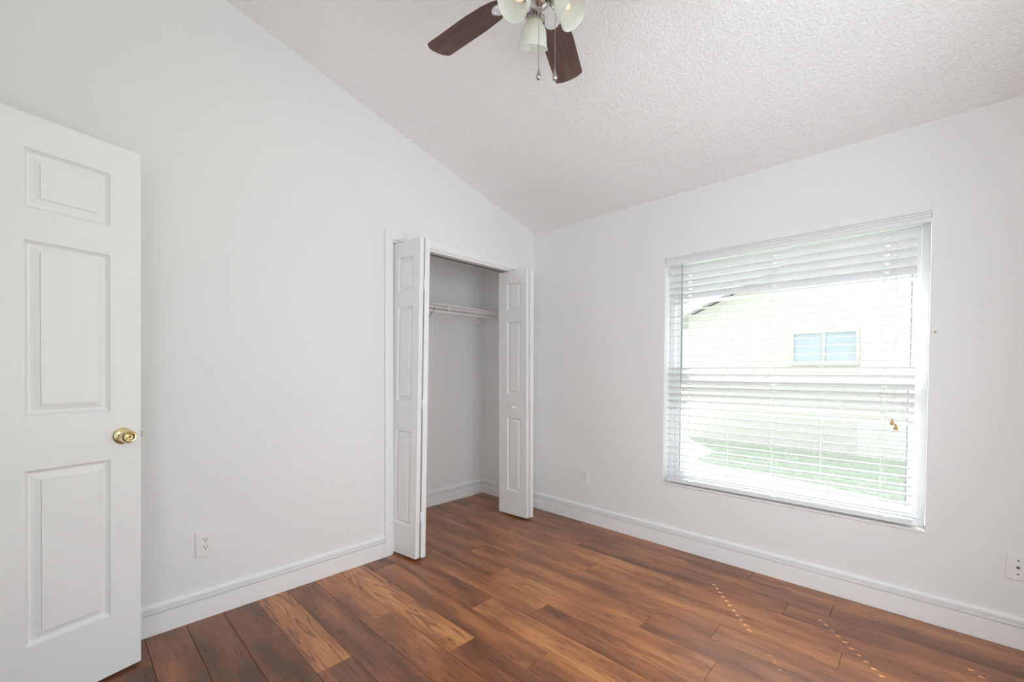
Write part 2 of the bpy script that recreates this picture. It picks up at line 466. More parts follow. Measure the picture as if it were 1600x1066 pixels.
# plank floor: real plank lengths, 150 mm wide rows running along the window wall
random.seed(11)
PW = 0.150
ends = {1: 2.215, 2: 2.040, 3: 1.485, 4: 2.302, 5: 1.850, 6: 1.577, 7: 1.930, 8: 1.137, 9: 0.880, 10: 0.14, 11: 1.076, 12: 0.618, 13: 0.05, 14: 0.800, 15: 0.38, 16: 1.02}
PL = 1.245
tones = {}   # (row, plank that ends just right of ...) -> tone
def tone_for(row, xa, xb):
    xm = (xa + xb) / 2  # rows nearest the entry door: dark planks plus door shade put into tone
    fixed = [(10, 0.14, 1.3, 0.42, 0.35), (11, 0.0, 1.0, 0.74, 1.0), (11, 1.1, 2.2, 0.22, 0.5), (12, -.5, .5, 0.55, 0.4), (12, 0.7, 1.8, 0.36, 0.4),
             (13, 0.1, 1.2, 0.30, 0.4), (14, -.4, .7, 0.66, 1.0), (14, 0.9, 2.0, 0.26, 0.6), (15, -1., .3, 0.16, 0.3), (15, 0.4, 1.5, 0.14, 0.3),
             (13, -1.2, 0.0, 0.30, 0.3), (16, -.2, 1.0, 0.12, 0.3), (9, 0.0, 0.8, 0.36, 0.2), (9, 0.9, 2.0, 0.66, 0.5), (8, 0., 1.1, 0.46, 0.3), (8, 1.2, 2.3, 0.40, 0.5),
             (7, -.5, 0.6, 0.36, 0.3), (7, 0.7, 1.9, 0.56, 0.6), (7, 2.0, 3.1, 0.54, 0.2), (6, 0.35, 1.5, 0.54, 0.5), (6, -.8, .3, 0.40, 0.2), (6, 1.6, 2.8, 0.44, 0.2),
             (5, 0.65, 1.8, 0.48, 0.5), (5, 1.9, 3.0, 0.52, 0.3), (5, -.6, .5, 0.5, 0.3), (4, 1.1, 2.3, 0.5, 0.4), (4, -.1, 1.0, 0.48, 0.3), (4, 2.35, 3.5, 0.56, 0.3),
             (3, 0.3, 1.45, 0.60, 0.5), (3, 1.5, 2.7, 0.50, 0.3), (2, 0.8, 2.0, 0.28, 0.2), (2, -.4, .78, 0.42, 0.2), (2, 2.1, 3.2, 0.40, 0.3), (1, 0.97, 2.2, 0.44, 0.3), (1, -.2, .95, 0.36, 0.2), (1, 2.25, 3.3, 0.34, 0.2)]
    if row >= 17: return random.uniform(.05, .2), .3  # darkened as well, for the dim floor around the open door
    for r, a, c, t, g in fixed:
        if r == row and a <= xm <= c: return t, g
    return random.uniform(0.3, 0.6), random.choice((0.15, 0.3, 0.5))
verts, faces, uvs, cols = [], [], [], []
FX0, FX1 = CX - 0.05, XR + 0.05
GAP = 0.0011
row = 0
y_hi = 0.02
while y_hi > YB - 1.4:
    y_lo = -(0.135 + PW * row)
    e0 = ends.get(row, random.uniform(0, PL))
    xs = [e0 + PL * k for k in range(-6, 7)]
    for xa, xb in zip(xs[:-1], xs[1:]):
        xa2, xb2 = max(xa, FX0), min(xb, FX1)
        if xb2 - xa2 < 0.005: continue
        t, g = tone_for(row, xa, xb)
        ou, ov = random.uniform(0, 60), random.uniform(0, 60)
        flip = random.choice((1, -1))
        X = [xa2, xa2 + GAP, xb2 - GAP, xb2]; Y = [y_lo, y_lo + GAP, y_hi - GAP, y_hi]
        base = len(verts)
        for i, x in enumerate(X):
            for j, y in enumerate(Y):
                inner = i in (1, 2) and j in (1, 2)
                verts.append((x, y, 0.0 if inner else -0.0028))
        for i in range(3):
            for j in range(3):
                q = [base + i * 4 + j, base + (i + 1) * 4 + j, base + (i + 1) * 4 + j + 1, base + i * 4 + j + 1]
                faces.append(q)
                for k in q:
                    x, y, _ = verts[k]
                    uvs.append((ou + flip * (x - xa), ov + (y - y_lo)))
                    cols.append((t, g, 0, 1))
    y_hi = y_lo
    row += 1
me = bpy.data.meshes.new('floor')
me.from_pydata(verts, [], faces)
uvl = me.uv_layers.new(name='plank_uv')
ca = me.color_attributes.new('plank_tone', 'FLOAT_COLOR', 'CORNER')
uvl = me.uv_layers['plank_uv']; ca = me.color_attributes['plank_tone']
for i in range(len(uvs)):
    uvl.data[i].uv = uvs[i]
    ca.data[i].color = cols[i]
me.materials.append(FLOOR)
fl = bpy.data.objects.new('floor', me); COL.objects.link(fl); struct(fl)

# baseboards
BP = [(0, 0), (.0155, 0), (.0155, .0930), (.0160, .0955), (.0015, .0962), (.0015, .1020), (.0150, .1036), (.0150, .1130), (.0012, .1142), (.0012, .1200), (.0125, .1222),
      (.0120, .130), (.0090, .136), (.005, .139), (0, .139)]
def baseboard(name, a, c, nrm, m0=0, m1=0):
    """a, c: end points on the wall line; m0, m1: +1 mitres an inside corner."""
    a, c, nrm = Vector(a), Vector(c), Vector(nrm); d = (c - a).normalized()
    f0 = lambda t, z: a + nrm * t + d * (t * m0) + Vector((0, 0, z))
    f1 = lambda t, z: c + nrm * t - d * (t * m1) + Vector((0, 0, z))
    return struct(MB().sweep(BP, [f0, f1]).build(name, TRIM))
CASE_W = 0.05
baseboard('baseboard_left', (0, YB, 0), (0, CL_Y0 - 0.005 - CASE_W, 0), (1, 0, 0))
baseboard('baseboard_left', (0, CL_Y1 + 0.005 + CASE_W, 0), (0, 0, 0), (1, 0, 0), 0, 1)
baseboard('baseboard_right', (0, 0, 0), (XR, 0, 0), (0, -1, 0), 1, 1)
baseboard('baseboard_near', (XR, 0, 0), (XR, YB, 0), (-1, 0, 0), 1, 1)
baseboard('baseboard_closet_back', (CX, CLY, 0), (CX, 0, 0), (1, 0, 0), 1, 1)
baseboard('baseboard_closet_side', (CX, 0, 0), (CD, 0, 0), (0, -1, 0), 1, 0)

# closet casing (mitred) and jamb with the bifold track
CP = [(0, 0), (0, .010), (.004, .012), (.012, .0125), (.016, .0145), (.034, .016), (.042, .0175), (.048, .0165), (.05, .0145), (.05, 0)]
ya, yb, zh = CL_Y0 - 0.005, CL_Y1 + 0.005, CL_H + 0.004
fr = [lambda w, t: (t, ya - w, 0), lambda w, t: (t, ya - w, zh + w), lambda w, t: (t, yb + w, zh + w), lambda w, t: (t, yb + w, 0)]
struct(MB().sweep(CP, fr).build('trim_1', TRIM))
b = MB()
b.box(CD, 0.0, CL_Y0, CL_Y0 + 0.012, 0, CL_H - 0.012); b.box(CD, 0.0, CL_Y1 - 0.012, CL_Y1, 0, CL_H - 0.012); b.box(CD, 0.0, CL_Y0, CL_Y1, CL_H - 0.012, CL_H)
struct(b.build('trim_2', TRIM))
b = MB().box(-0.078, -0.047, CL_Y0 + 0.014, CL_Y1 - 0.014, CL_H - 0.02, CL_H - 0.0125)
struct(b.build('trim_3', SCREW))
# entry doorway casing behind the camera
fr = [lambda w, t: (DX0 - w, YB + t, 0), lambda w, t: (DX0 - w, YB + t, DH + w), lambda w, t: (DX1 + w, YB + t, DH + w), lambda w, t: (DX1 + w, YB + t, 0)]
struct(MB().sweep(CP, fr).build('trim_4', TRIM))

# ------------------------------------------------------------------ panelled slabs (doors)
def slab(W, z0, z1, T, cols, rows):
    """Moulded door: front face t = 0, back face t = T, recessed rings with a raised field."""
    ring = [(0.0, 0.0), (0.002, 0.0045), (0.011, 0.0138), (0.0155, 0.0138), (0.036, 0.0055), (0.039, 0.0060), (0.0400, 0.0012)]
    us = sorted({0.0, W, *[u for c in cols for u in c]}); zs = sorted({z0, z1, *[z for r in rows for z in r]})
    mb = MB()
    for side in (0, 1):
        T0 = lambda dpt: dpt if side == 0 else T - dpt
        for ua, ub in zip(us[:-1], us[1:]):
            for za, zb in zip(zs[:-1], zs[1:]):
                if (ua, ub) in cols and (za, zb) in rows:
                    k = min(1.0, (ub - ua) / 0.2)
                    v, fs = [], []
                    for ins, dp in ring:
                        i = ins * k
                        v += [(ua + i, T0(dp), za + i), (ub - i, T0(dp), za + i), (ub - i, T0(dp), zb - i), (ua + i, T0(dp), zb - i)]
                    for j in range(len(ring) - 1):
                        fs += [(j * 4 + q, j * 4 + (q + 1) % 4, j * 4 + 4 + (q + 1) % 4, j * 4 + 4 + q) for q in range(4)]
                    n = (len(ring) - 1) * 4
                    fs.append((n, n + 1, n + 2, n + 3))
                    mb.add(v, fs)
                else:
                    mb.add([(ua, T0(0), za), (ub, T0(0), za), (ub, T0(0), zb), (ua, T0(0), zb)], [(0, 1, 2, 3)])
    for ua, ub in zip(us[:-1], us[1:]):
        for z in (z0, z1):
            mb.add([(ua, 0, z), (ub, 0, z), (ub, T, z), (ua, T, z)], [(0, 1, 2, 3)])
    for za, zb in zip(zs[:-1], zs[1:]):
        for u in (0.0, W):
            mb.add([(u, 0, za), (u, 0, zb), (u, T, zb), (u, T, za)], [(0, 1, 2, 3)])
    return mb

def weld(ob):
    bm = bmesh.new(); bm.from_mesh(ob.data)
    bmesh.ops.remove_doubles(bm, verts=bm.verts, dist=1e-5)
    bmesh.ops.recalc_face_normals(bm, faces=bm.faces)
    bm.to_mesh(ob.data); bm.free()
    return ob

# entry door, standing open on the left
DO = Vector((0.2168, -2.717, 0)); da = math.radians(-73.0)
dd = Vector((math.cos(da), math.sin(da), 0)); dn = Vector((-dd.y, dd.x, 0))      # dn points into the room
def door_pt(u, t, z):
    return DO + dd * (u - 0.0092 * (z - 0.016)) - dn * t + Vector((0, 0, z))
d1 = empty('door_1', DO, 'open white six-panel entry door with a round brass knob, at the left edge of the photo', 'door', kind='structure')
sl = slab(0.76, 0.012, 2.097, 0.035, [(0.098, 0.328), (0.432, 0.662)], [(0.250, 0.864), (1.055, 1.664), (1.776, 1.980)])
weld(sl.map(door_pt).build('door_slab', DOORP, d1))
kp = [(0, -.002), (.0335, -.002), (.0335, .002), (.031, .006), (.024, .009), (.0135, .012), (.0115, .018), (.012, .026), (.018, .031), (.0245, .037), (.0272, .045), (.0265, .053), (.0235, .060),
      (.0195, .063), (.0165, .0625), (.013, .058), (.0095, .0555), (.0085, .0565), (.0075, .0575), (0, .0578)]
kz = 0.953
for side, nm in ((0, 'door_knob'), (1, 'door_knob')):
    o = door_pt(0.060, 0 if side == 0 else 0.035, kz)
    k = MB().lathe(kp, o, dn if side == 0 else -dn, 40).build(nm, BRASS, d1, smooth=True)
    if side == 0:
        k['label'] = 'polished brass knob'
        kc = MB(); c0 = o + dn * 0.0579
        kc.lathe([(0, 0), (.0032, 0), (.0032, .0012), (0, .0012)], c0 - dn * 0.0004, dn, 16)
        kc.build('keyhole', BRASS_DARK, k)
lb = MB().box(-0.011, 0.002, 0.0105, 0.0245, kz - 0.012, kz + 0.012, bev=0.002)
lb.map(door_pt).build('latch_bolt', STEEL, d1)
for hz in (0.28, 1.05, 1.83):
    p = door_pt(0.763, 0.0, hz)
    MB().tube([p - Vector((0, 0, .045)), p + Vector((0, 0, .045))], 0.006, 12).build('hinge', BRASS, d1)

# bifold closet doors, both folded out of the opening
BC, BR = [(0.060, 0.207)], [(0.215, 0.828), (1.028, 1.632), (1.735, 1.952)]
def bifold(tips, name, label, knob_on_first):
    """tips: for the two leaves (tip at bottom, tip at top, direction back to the wall, side of the outer face)."""
    root = empty(name, (tips[0][0][0], tips[0][0][1], 0), label, 'bifold door', 'bifold closet doors', kind='thing')
    T = 0.032
    def mapper(leaf):
        (bx, by), (tx, ty), d, sgn = leaf
        d = Vector((*d, 0)).normalized(); n = Vector((-d.y, d.x, 0)) * sgn      # n: from outer face inwards
        def f(u, t, z):
            k = (z - 0.016) / 2.04
            o = Vector((bx + (tx - bx) * k, by + (ty - by) * k, 0))
            return o + d * u + n * t + Vector((0, 0, z))
        return f, n
    for i, leaf in enumerate(tips):
        f, n = mapper(leaf)
        lf = weld(slab(0.299, 0.016, 2.056, T, BC, BR).map(f).build('door_leaf', DOORP, root))
        if knob_on_first and i == 0 or (not knob_on_first and i == 1):
            o = f(0.131, 0, 0.919)
            MB().lathe([(0, -.001), (.011, -.001), (.011, .004), (.0075, .008), (.0075, .014), (.014, .020), (.0165, .026), (.0145, .032), (.008, .035), (0, .0355)], o, -n, 28).build('knob', TRIM, lf, smooth=True)
    f0, n0 = mapper(tips[0]); f1, n1 = mapper(tips[1])
    for hz in (1.765, 1.008, 0.285):
        h = MB()
        for f in (f0, f1):
            v = MB().box(-0.0018, 0.0004, T * 0.42, T - 0.001, hz - 0.032, hz + 0.032, bev=0.0006, seg=1)
            v.map(f); h.add(v.v, v.f)
        a, c = f0(-0.002, T, hz), f1(-0.002, T, hz)
        m = (a + c) / 2
        h.tube([m - Vector((0, 0, .032)), m + Vector((0, 0, .032))], 0.0038, 10)
        h.build('hinge', TRIM, root)
    return root
bifold([((0.216, -1.3865), (0.250, -1.372), (-0.9925, -0.122), -1), ((0.2245, -1.3150), (0.258, -1.3045), (-0.9925, 0.10), 1)],
       'bifold_door', 'white panelled bifold door folded against the left side of the closet opening, no knob showing', False)
bifold([((0.208, -0.3155), (0.190, -0.3155), (-0.997, -0.070), -1), ((0.2145, -0.2435), (0.2105, -0.2485), (-0.997, 0.055), 1)],
       'bifold_door', 'white panelled bifold door with a small white knob, folded beside the room corner', True)

# ------------------------------------------------------------------ window
win = empty('window_1', ((WX0 + WX1) / 2, 0.13, WZ0), 'white framed single-hung window behind the white blind', 'window', kind='structure')
FY0, FY1 = 0.095, 0.168
fw_ = 0.036
b = MB()
b.box(WX0 + .001, WX0 + fw_, FY0, FY1, WZ0, WZ1 - .001, .003); b.box(WX1 - fw_, WX1 - .001, FY0, FY1, WZ0, WZ1 - .001, .003)
b.box(WX0 + fw_ - .002, WX1 - fw_ + .002, FY0, FY1, WZ1 - .036, WZ1 - .001, .003); b.box(WX0 + fw_ - .002, WX1 - fw_ + .002, FY0, FY1, WZ0 + .0005, WZ0 + .03, .003)
b.box(WX0 + .002, WX1 - .002, .066, FY0 + .002, WZ0 + .0005, WZ0 + .030, .002)  # ledge added to block light under the blind's bottom rail
b.build('window_frame', VINYL, win)
def sash(name, y0, y1, z0, z1, st, top, bot):
    xa, xb = WX0 + fw_ + .001, WX1 - fw_ - .001
    m = MB()
    m.box(xa, xa + st, y0, y1, z0, z1, .003); m.box(xb - st, xb, y0, y1, z0, z1, .003)
    m.box(xa + st - .002, xb - st + .002, y0, y1, z1 - top, z1, .003); m.box(xa + st - .002, xb - st + .002, y0, y1, z0, z0 + bot, .003)
    s = m.build(name, VINYL, win)
    ym = (y0 + y1) / 2
    MB().box(xa + st, xb - st, ym - .002, ym + .002, z0 + bot, z1 - top).build('pane', PANE, s)
    g = MB()
    for xg in (xa + st, xb - st - .004):
        g.box(xg, xg + .004, y0 + .004, ym - .003, z0 + bot, z1 - top)
    g.build('gasket', GASKET, s)
    return s, xa, xb
sash('upper_sash', 0.132, 0.160, 1.150, WZ1 - .037, 0.030, 0.035, 0.05)
ls, sxa, sxb = sash('lower_sash', 0.099, 0.127, WZ0 + .031, 1.212, 0.036, 0.052, 0.05)
for xl in (sxa + .035, sxb - .035):
    m = MB().box(xl - .018, xl + .018, .101, .125, 1.2125, 1.219, .002)
    m.box(xl - .005, xl + .005, .104, .122, 1.218, 1.227, .002)
    m.build('tilt_latch', FASCIA, ls)
# invented window behind the camera, there to brighten the room
w2 = empty('window_added_back', ((BX0 + BX1) / 2, YB - .06, BZ0), kind='structure')
m = MB()
for xa_, xb_ in ((BX0, BX0 + .05), (BX1 - .05, BX1), ((BX0 + BX1) / 2 - .02, (BX0 + BX1) / 2 + .02)):
    m.box(xa_, xb_, YB - .10, YB - .05, BZ0, BZ1, .003)
m.box(BX0 + .049, BX1 - .049, YB - .10, YB - .05, BZ0, BZ0 + .05, .003); m.box(BX0 + .049, BX1 - .049, YB - .10, YB - .05, BZ1 - .05, BZ1, .003)
m.build('window_frame', VINYL, w2)
MB().box(BX0 + .05, BX1 - .05, YB - .077, YB - .073, BZ0 + .05, BZ1 - .05).build('pane', CLEAR, w2)
# invented window beside the camera, brightens closet and left wall
w2 = empty('window_added_side', (XR + .06, (SWY0 + SWY1) / 2, SWZ0), kind='structure')
m = MB()
for ya_, yb_ in ((SWY0, SWY0 + .05), (SWY1 - .05, SWY1)):
    m.box(XR + .05, XR + .10, ya_, yb_, SWZ0, SWZ1, .003)
m.box(XR + .05, XR + .10, SWY0 + .049, SWY1 - .049, SWZ0, SWZ0 + .05, .003); m.box(XR + .05, XR + .10, SWY0 + .049, SWY1 - .049, SWZ1 - .05, SWZ1, .003)
m.build('window_frame', VINYL, w2)
MB().box(XR + .073, XR + .077, SWY0 + .05, SWY1 - .05, SWZ0 + .05, SWZ1 - .05).build('pane', CLEAR, w2)
# stone sill with a slightly ragged front edge
random.seed(3)
m = MB()
nx = 70
prof = []
for i in range(nx + 1):
    x = WX0 + .001 + (WX1 - WX0 - .002) * i / nx
    j = random.uniform(-.0022, .0012)
    prof.append((x, -0.0035 + j, WZ0 - 0.0108 + random.uniform(0, .0025)))
v, f = [], []
for x, yf, zb_ in prof:
    v += [(x, yf, zb_), (x, yf, WZ0 - .001), (x, yf + .003, WZ0), (x, 0.094, WZ0), (x, 0.094, WZ0 - .0108)]
for i in range(nx):
    f += [(i * 5 + k, i * 5 + (k + 1) % 5, i * 5 + 5 + (k + 1) % 5, i * 5 + 5 + k) for k in range(5)]
f += [(0, 1, 2, 3, 4), tuple(nx * 5 + k for k in range(5))]
m.add(v, f)
m.build('window_sill', SILL, win)

# ------------------------------------------------------------------ horizontal blind
bl = empty('window_blind', (1.869, 0.035, WZ0), 'white two-inch horizontal slat blind hanging in the window recess, half open', 'window blind')
SX0, SX1 = 1.2335, 2.5045
HOLES = (1.378, 1.880, 2.388)
LADDERS = (1.368, 1.621, 1.870, 2.117, 2.378)
SY, SHALF, STH = 0.035, 0.0250, 0.0027
slats = MB()
def crown(s): return 0.0016 * (1 - (s / SHALF) ** 2)
def make_slat(zc, tilt, sag=0.0):
    ys = [-SHALF, -0.016, -0.0062, 0.0062, 0.016, SHALF]
    xs = [SX0]
    for h in HOLES: xs += [h - 0.0095, h + 0.0095]
    xs += [SX1]
    extra = []
    for a, c in zip(xs[0::2], xs[1::2]): extra += [a + (c - a) / 3, a + 2 * (c - a) / 3]
    xs = sorted(xs + extra)
    hole_cells = {i for i, x in enumerate(xs[:-1]) if any(abs(x - (h - 0.0095)) < 1e-6 for h in HOLES)}
    nx_, ny = len(xs), len(ys)
    ct, st_ = math.cos(tilt), math.sin(tilt)
    v = []
    for lay in (0, 1):
        for x in xs:
            zz = zc + sag * math.sin((x - SX0) / (SX1 - SX0) * PI)
            for s in ys:
                h = crown(s) + (STH / 2 if lay else -STH / 2)
                v.append((x, SY + s * ct + h * st_, zz - s * st_ + h * ct))
    I = lambda lay, i, j: lay * nx_ * ny + i * ny + j
    fs = []
    for i in range(nx_ - 1):
        for j in range(ny - 1):
            if i in hole_cells and j == 2:
                fs += [(I(0, i, 2), I(0, i, 3), I(1, i, 3), I(1, i, 2)), (I(0, i + 1, 2), I(0, i + 1, 3), I(1, i + 1, 3), I(1, i + 1, 2)),
                       (I(0, i, 2), I(0, i + 1, 2), I(1, i + 1, 2), I(1, i, 2)), (I(0, i, 3), I(0, i + 1, 3), I(1, i + 1, 3), I(1, i, 3))]
                continue
            for lay in (0, 1):
                fs.append((I(lay, i, j), I(lay, i + 1, j), I(lay, i + 1, j + 1), I(lay, i, j + 1)))
        for j in (0, ny - 1):
            fs.append((I(0, i, j), I(0, i + 1, j), I(1, i + 1, j), I(1, i, j)))
    for i in (0, nx_ - 1):
        for j in range(ny - 1):
            fs.append((I(0, i, j), I(0, i, j + 1), I(1, i, j + 1), I(1, i, j)))
    slats.add(v, fs)
NSL, PITCH_S = 32, 0.0455
random.seed(5)
slat_z = [1.921 - PITCH_S * k for k in range(NSL)]
for k, z in enumerate(slat_z):
    if k <= 4: t = math.radians(44)
    elif k == 5: t = math.radians(16)
    elif 15 <= k <= 21: t = math.radians(38 if k not in (15, 21) else 26)
    else: t = math.radians(random.uniform(-1.5, 2.0))
    make_slat(z, t, random.uniform(-.0012, .0008))
slats.build('slats', SLAT, bl, smooth=True)
VP = [(.010, 1.9555), (-.004, 1.9555), (-.0055, 1.958), (-.0055, 1.973), (-.0020, 1.9745), (-.0020, 1.978), (-.0060, 1.9795), (-.0060, 1.9885), (-.0015, 1.990), (-.0015, 1.993), (-.0080, 1.9955), (-.0090, 2.0005), (-.0045, 2.002), (-.0045, 2.004), (-.0120, 2.0065), (-.0130, 2.0105), (.010, 2.0105)]
MB().sweep(VP, [lambda y, z: (WX0 + .003, y, z), lambda y, z: (WX1 - .002, y, z)]).build('valance', SLAT, bl)
MB().box(SX0, SX1, .013, .060, 1.958, 2.006, .002).build('head_rail', SLAT, bl)
MB().box(SX0, SX1, .010, .061, .4545, .4780, .003, 3).build('bottom_rail', SLAT, bl)
for x in LADDERS:
    m = MB()
    for y in (SY - SHALF - .0012, SY + SHALF + .0012):
        m.tube([(x, y, 1.958), (x, y, .478)], .0009, 6)
    for z in slat_z:
        m.tube([(x, SY - SHALF - .001, z - .0035), (x, SY + SHALF + .001, z - .0035)], .0005, 4)
    m.build('ladder_cord', CORD, bl)
for x in HOLES:
    MB().tube([(x + .004, SY, 1.958), (x + .004, SY, .478)], .0007, 6).build('lift_cord', CORD, bl)
w = MB().tube([(1.334, .0000, 1.950), (1.3335, .0000, 1.138)], .0036, 6)
w.tube([(1.334, .0000, 1.950), (1.334, .014, 1.958)], .0015, 6)
w.build('tilt_wand', WAND, bl, smooth=False)
tp = [(0, 0), (.0035, 0), (.0045, .003), (.0040, .008), (.0052, .012), (.0085, .019), (.0092, .024), (.0080, .029), (.0060, .031), (0, .031)]
for (x, zt_) in ((2.4235, 0.985), (2.4375, 0.961)):
    m = MB().tube([(2.428 + (x - 2.43) * .2, .004, 1.956), (2.4285, -.0035, 1.93), (2.4295 + (x - 2.43) * .6, -.0075, 1.20), (x, -.0115, zt_ - .004)], .0008, 6)
    c = m.build('pull_cord', CORD, bl)
    MB().lathe(tp, (x, -.0115, zt_), (0, 0, -1), 18).build('tassel', TASSEL, c, smooth=True)

# ------------------------------------------------------------------ wall plates
def rot_plate(fn, W, Hh):
    m = MB().box(-W / 2, W / 2, 0, .0070, -Hh / 2, Hh / 2, .0030, 2)
    return m.map(fn)
def outlet(center, ux, nrm, W, Hh, label):
    c, ux, nrm = Vector(center), Vector(ux), Vector(nrm)
    fn = lambda u, t, z: c + ux * u + nrm * t + Vector((0, 0, z))
    root = empty('wall_outlet', center, label, 'electrical outlet', 'duplex wall outlets')
    rot_plate(fn, W, Hh).build('cover_plate', PLASTIC, root)
    for dz in (.0195, -.0195):
        n = 28
        poly = []
        for k in range(n):
            a = 2 * PI * k / n
            poly.append((.0172 * math.cos(a), max(-.0135, min(.0135, .0172 * math.sin(a)))))
        r = MB().prism(poly, lambda u, z, k: fn(u, .0055 + .0038 * k, z + dz)).build('receptacle', PLASTIC, root)
        s = MB()
        for du, hh in ((-.0063, .0048), (.0063, .0040)):
            v = MB().box(du - .0014, du + .0014, .0087, .0096, dz + .0022 - hh + .002, dz + .0022 + hh + .002); v.map(fn); s.add(v.v, v.f)
        v = MB().lathe([(0, 0), (.0029, 0), (.0029, .0009), (0, .0009)], (0, .0087, dz - .0078), (0, 1, 0), 14); v.map(fn); s.add(v.v, v.f)
        s.build('slot', SLOT, r)
    v = MB().lathe([(0, 0), (.0032, 0), (.0028, .0012), (0, .0014)], (0, .0070, 0), (0, 1, 0), 14); v.map(fn)
    v.build('screw', PLASTIC, root)
    return root
outlet((0, -2.4525, .366), (0, 1, 0), (1, 0, 0), .082, .126, 'white duplex outlet low on the left wall between the entry door and the closet')
outlet((.5590, 0, .3635), (1, 0, 0), (0, -1, 0), .074, .108, 'white duplex outlet low on the window wall, between the closet and the window')
cp = empty('cable_plate', (2.853, 0, .360), 'pale wall plate with dark screws and a cable connector, right of the window', 'wall plate')
fn = lambda u, t, z: Vector((2.853 + u, -t, .360 + z))
rot_plate(fn, .072, .114).build('cover_plate', PLASTIC, cp)
for dz in (.030, -.030):
    v = MB().lathe([(0, 0), (.0040, 0), (.0034, .0012), (0, .0014)], (0, .0070, dz), (0, 1, 0), 14); v.map(fn); v.build('screw', SCREW, cp)
v = MB().lathe([(0, 0), (.0062, 0), (.0062, .003), (.0048, .003), (.0048, .009), (.0028, .009), (.0028, .004), (0, .004)], (0, .0070, 0), (0, 1, 0), 20); v.map(fn)
v.build('connector', SCREW, cp)
v = MB().lathe([(0, -.001), (.0068, -.001), (.0062, .0028), (.0038, .0034), (.003, .0012), (0, .001)], (2.573, 0, 1.419), (0, -1, 0), 18, squash=0.62)
tag(v.build('wall_plug', CHIP, smooth=True), 'tiny tan plug in the grey wall just right of the blind', 'wall plug')

# ------------------------------------------------------------------ wire shelf in the closet
SHZ = 1.772
shf = empty('wire_shelf', (CX, -0.83, SHZ), 'white wire shelf with hang rod across the inside of the closet', 'closet shelf')
ye0, ye1 = CLY + .004, -0.004
XF = -0.362
m = MB()
yy = ye0 + .012
while yy < ye1 - .005:
    m.tube([(CX + .006, yy, SHZ), (XF - .001, yy, SHZ + .001), (XF + .0015, yy, SHZ - .002), (XF + .0015, yy, SHZ - .030)], .0025, 6)
    yy += .0254
m.build('deck_wires', WIRE, shf)
m = MB()
for (x, z) in ((CX + .008, SHZ - .003), ((CX + XF) / 2, SHZ - .004), (XF + .003, SHZ - .0005), (XF + .003, SHZ - .030)):
    m.tube([(x, ye0, z), (x, ye1, z)], .0038, 8)
m.build('rails', WIRE, shf)
XRod, ZRod = -0.340, 1.707
MB().tube([(XRod, ye0, ZRod), (XRod, ye1, ZRod)], .0048, 10).build('hang_rod', WIRE, shf, smooth=True)
for yh in (-1.27, -0.972, -0.670, -0.372, -0.08):
    pts = [(XF - .012, yh, SHZ - .004), (XF + .0055, yh, SHZ - .031), (XF + .013, yh - .004, SHZ - .052)]
    for k in range(0, 9):
        a = math.radians(100 + k * 26)
        pts.append((XRod + .020 * math.cos(a) + .002, yh - .006 - .0040 * k, ZRod - .016 + .026 * math.sin(a)))
    MB().tube(pts, .0040, 8).build('rod_hook', WIRE, shf, smooth=True)
for yb_ in (-0.800, ):
    m = MB().tube([(XF + .002, yb_ - .012, SHZ - .031), (CX + .004, yb_ - .012, SHZ - .275)],   .0060, 8)
    m.box(CX + .0005, CX + .004, yb_ - .022, yb_ - .002, SHZ - .30, SHZ - .255, .001)
    m.build('brace', BRACE, shf)

# ------------------------------------------------------------------ ceiling fan
FC = Vector((1.56, -1.775, 0))
ZB = 2.57
fan = empty('ceiling_fan', (FC.x, FC.y, ceil_z(FC.y)), 'ceiling fan with dark reddish wood blades and three frosted glass lamp shades', 'ceiling fan')
at = lambda z: Vector((FC.x, FC.y, z))
zc = ceil_z(FC.y)
MB().lathe([(0, .03), (.07, .03), (.072, -.035), (.05, -.075), (.02, -.085), (0, -.085)], at(zc), (0, 0, 1), 40).build('canopy', NICKEL, fan, smooth=True)
MB().tube([at(zc - .07), at(2.735)], .0105, 16).build('downrod', NICKEL, fan, smooth=True)
MB().lathe([(0, 2.745), (.03, 2.745), (.06, 2.73), (.105, 2.71), (.118, 2.68), (.118, 2.64), (.105, 2.61), (.075, 2.598), (.07, 2.585), (0, 2.585)], at(0), (0, 0, 1), 48).build('motor_housing', NICKEL, fan, smooth=True)
MB().lathe([(0, 2.588), (.052, 2.588), (.054, 2.575), (.054, 2.545), (.046, 2.530), (.03, 2.522), (.03, 2.512), (.036, 2.503), (.036, 2.492), (.022, 2.478), (.010, 2.472), (.008, 2.466), (0, 2.464)], at(0), (0, 0, 1), 40).build('switch_housing', NICKEL, fan, smooth=True)
R0, R1, BWd, BT = 0.165, 0.533, 0.126, 0.0055
def blade_outline():
    pts = []
    h = BWd / 2
    pts += [(R0, -.036), (R0 + .02, -.046), (R0 + .06, -.055), (R0 + .14, -h + .001)]
    for k in range(0, 6):
        a = math.radians(-90 + k * 12); pts.append((R1 - .022 + .014 * math.cos(a), -h + .012 + .012 * math.sin(a)))
    for k in range(1, 8):
        s = -h + .016 + (BWd - .032) * k / 8; pts.append((R1 - .002 - .010 * (2 * s / BWd) ** 2 + .006, s))
    for k in range(0, 6):
        a = math.radians(30 + k * 12); pts.append((R1 - .022 + .014 * math.cos(a), h - .012 + .012 * math.sin(a)))
    pts += [(R0 + .14, h - .001), (R0 + .06, .055), (R0 + .02, .046), (R0, .036)]
    return pts
def brk_outline():
    return [(.075, -.014), (.12, -.012), (.15, -.018), (.168, -.028), (.185, -.031), (.203, -.024), (.214, -.010), (.217, 0), (.214, .010), (.203, .024), (.185, .031), (.168, .028), (.15, .018), (.12, .012), (.075, .014)]
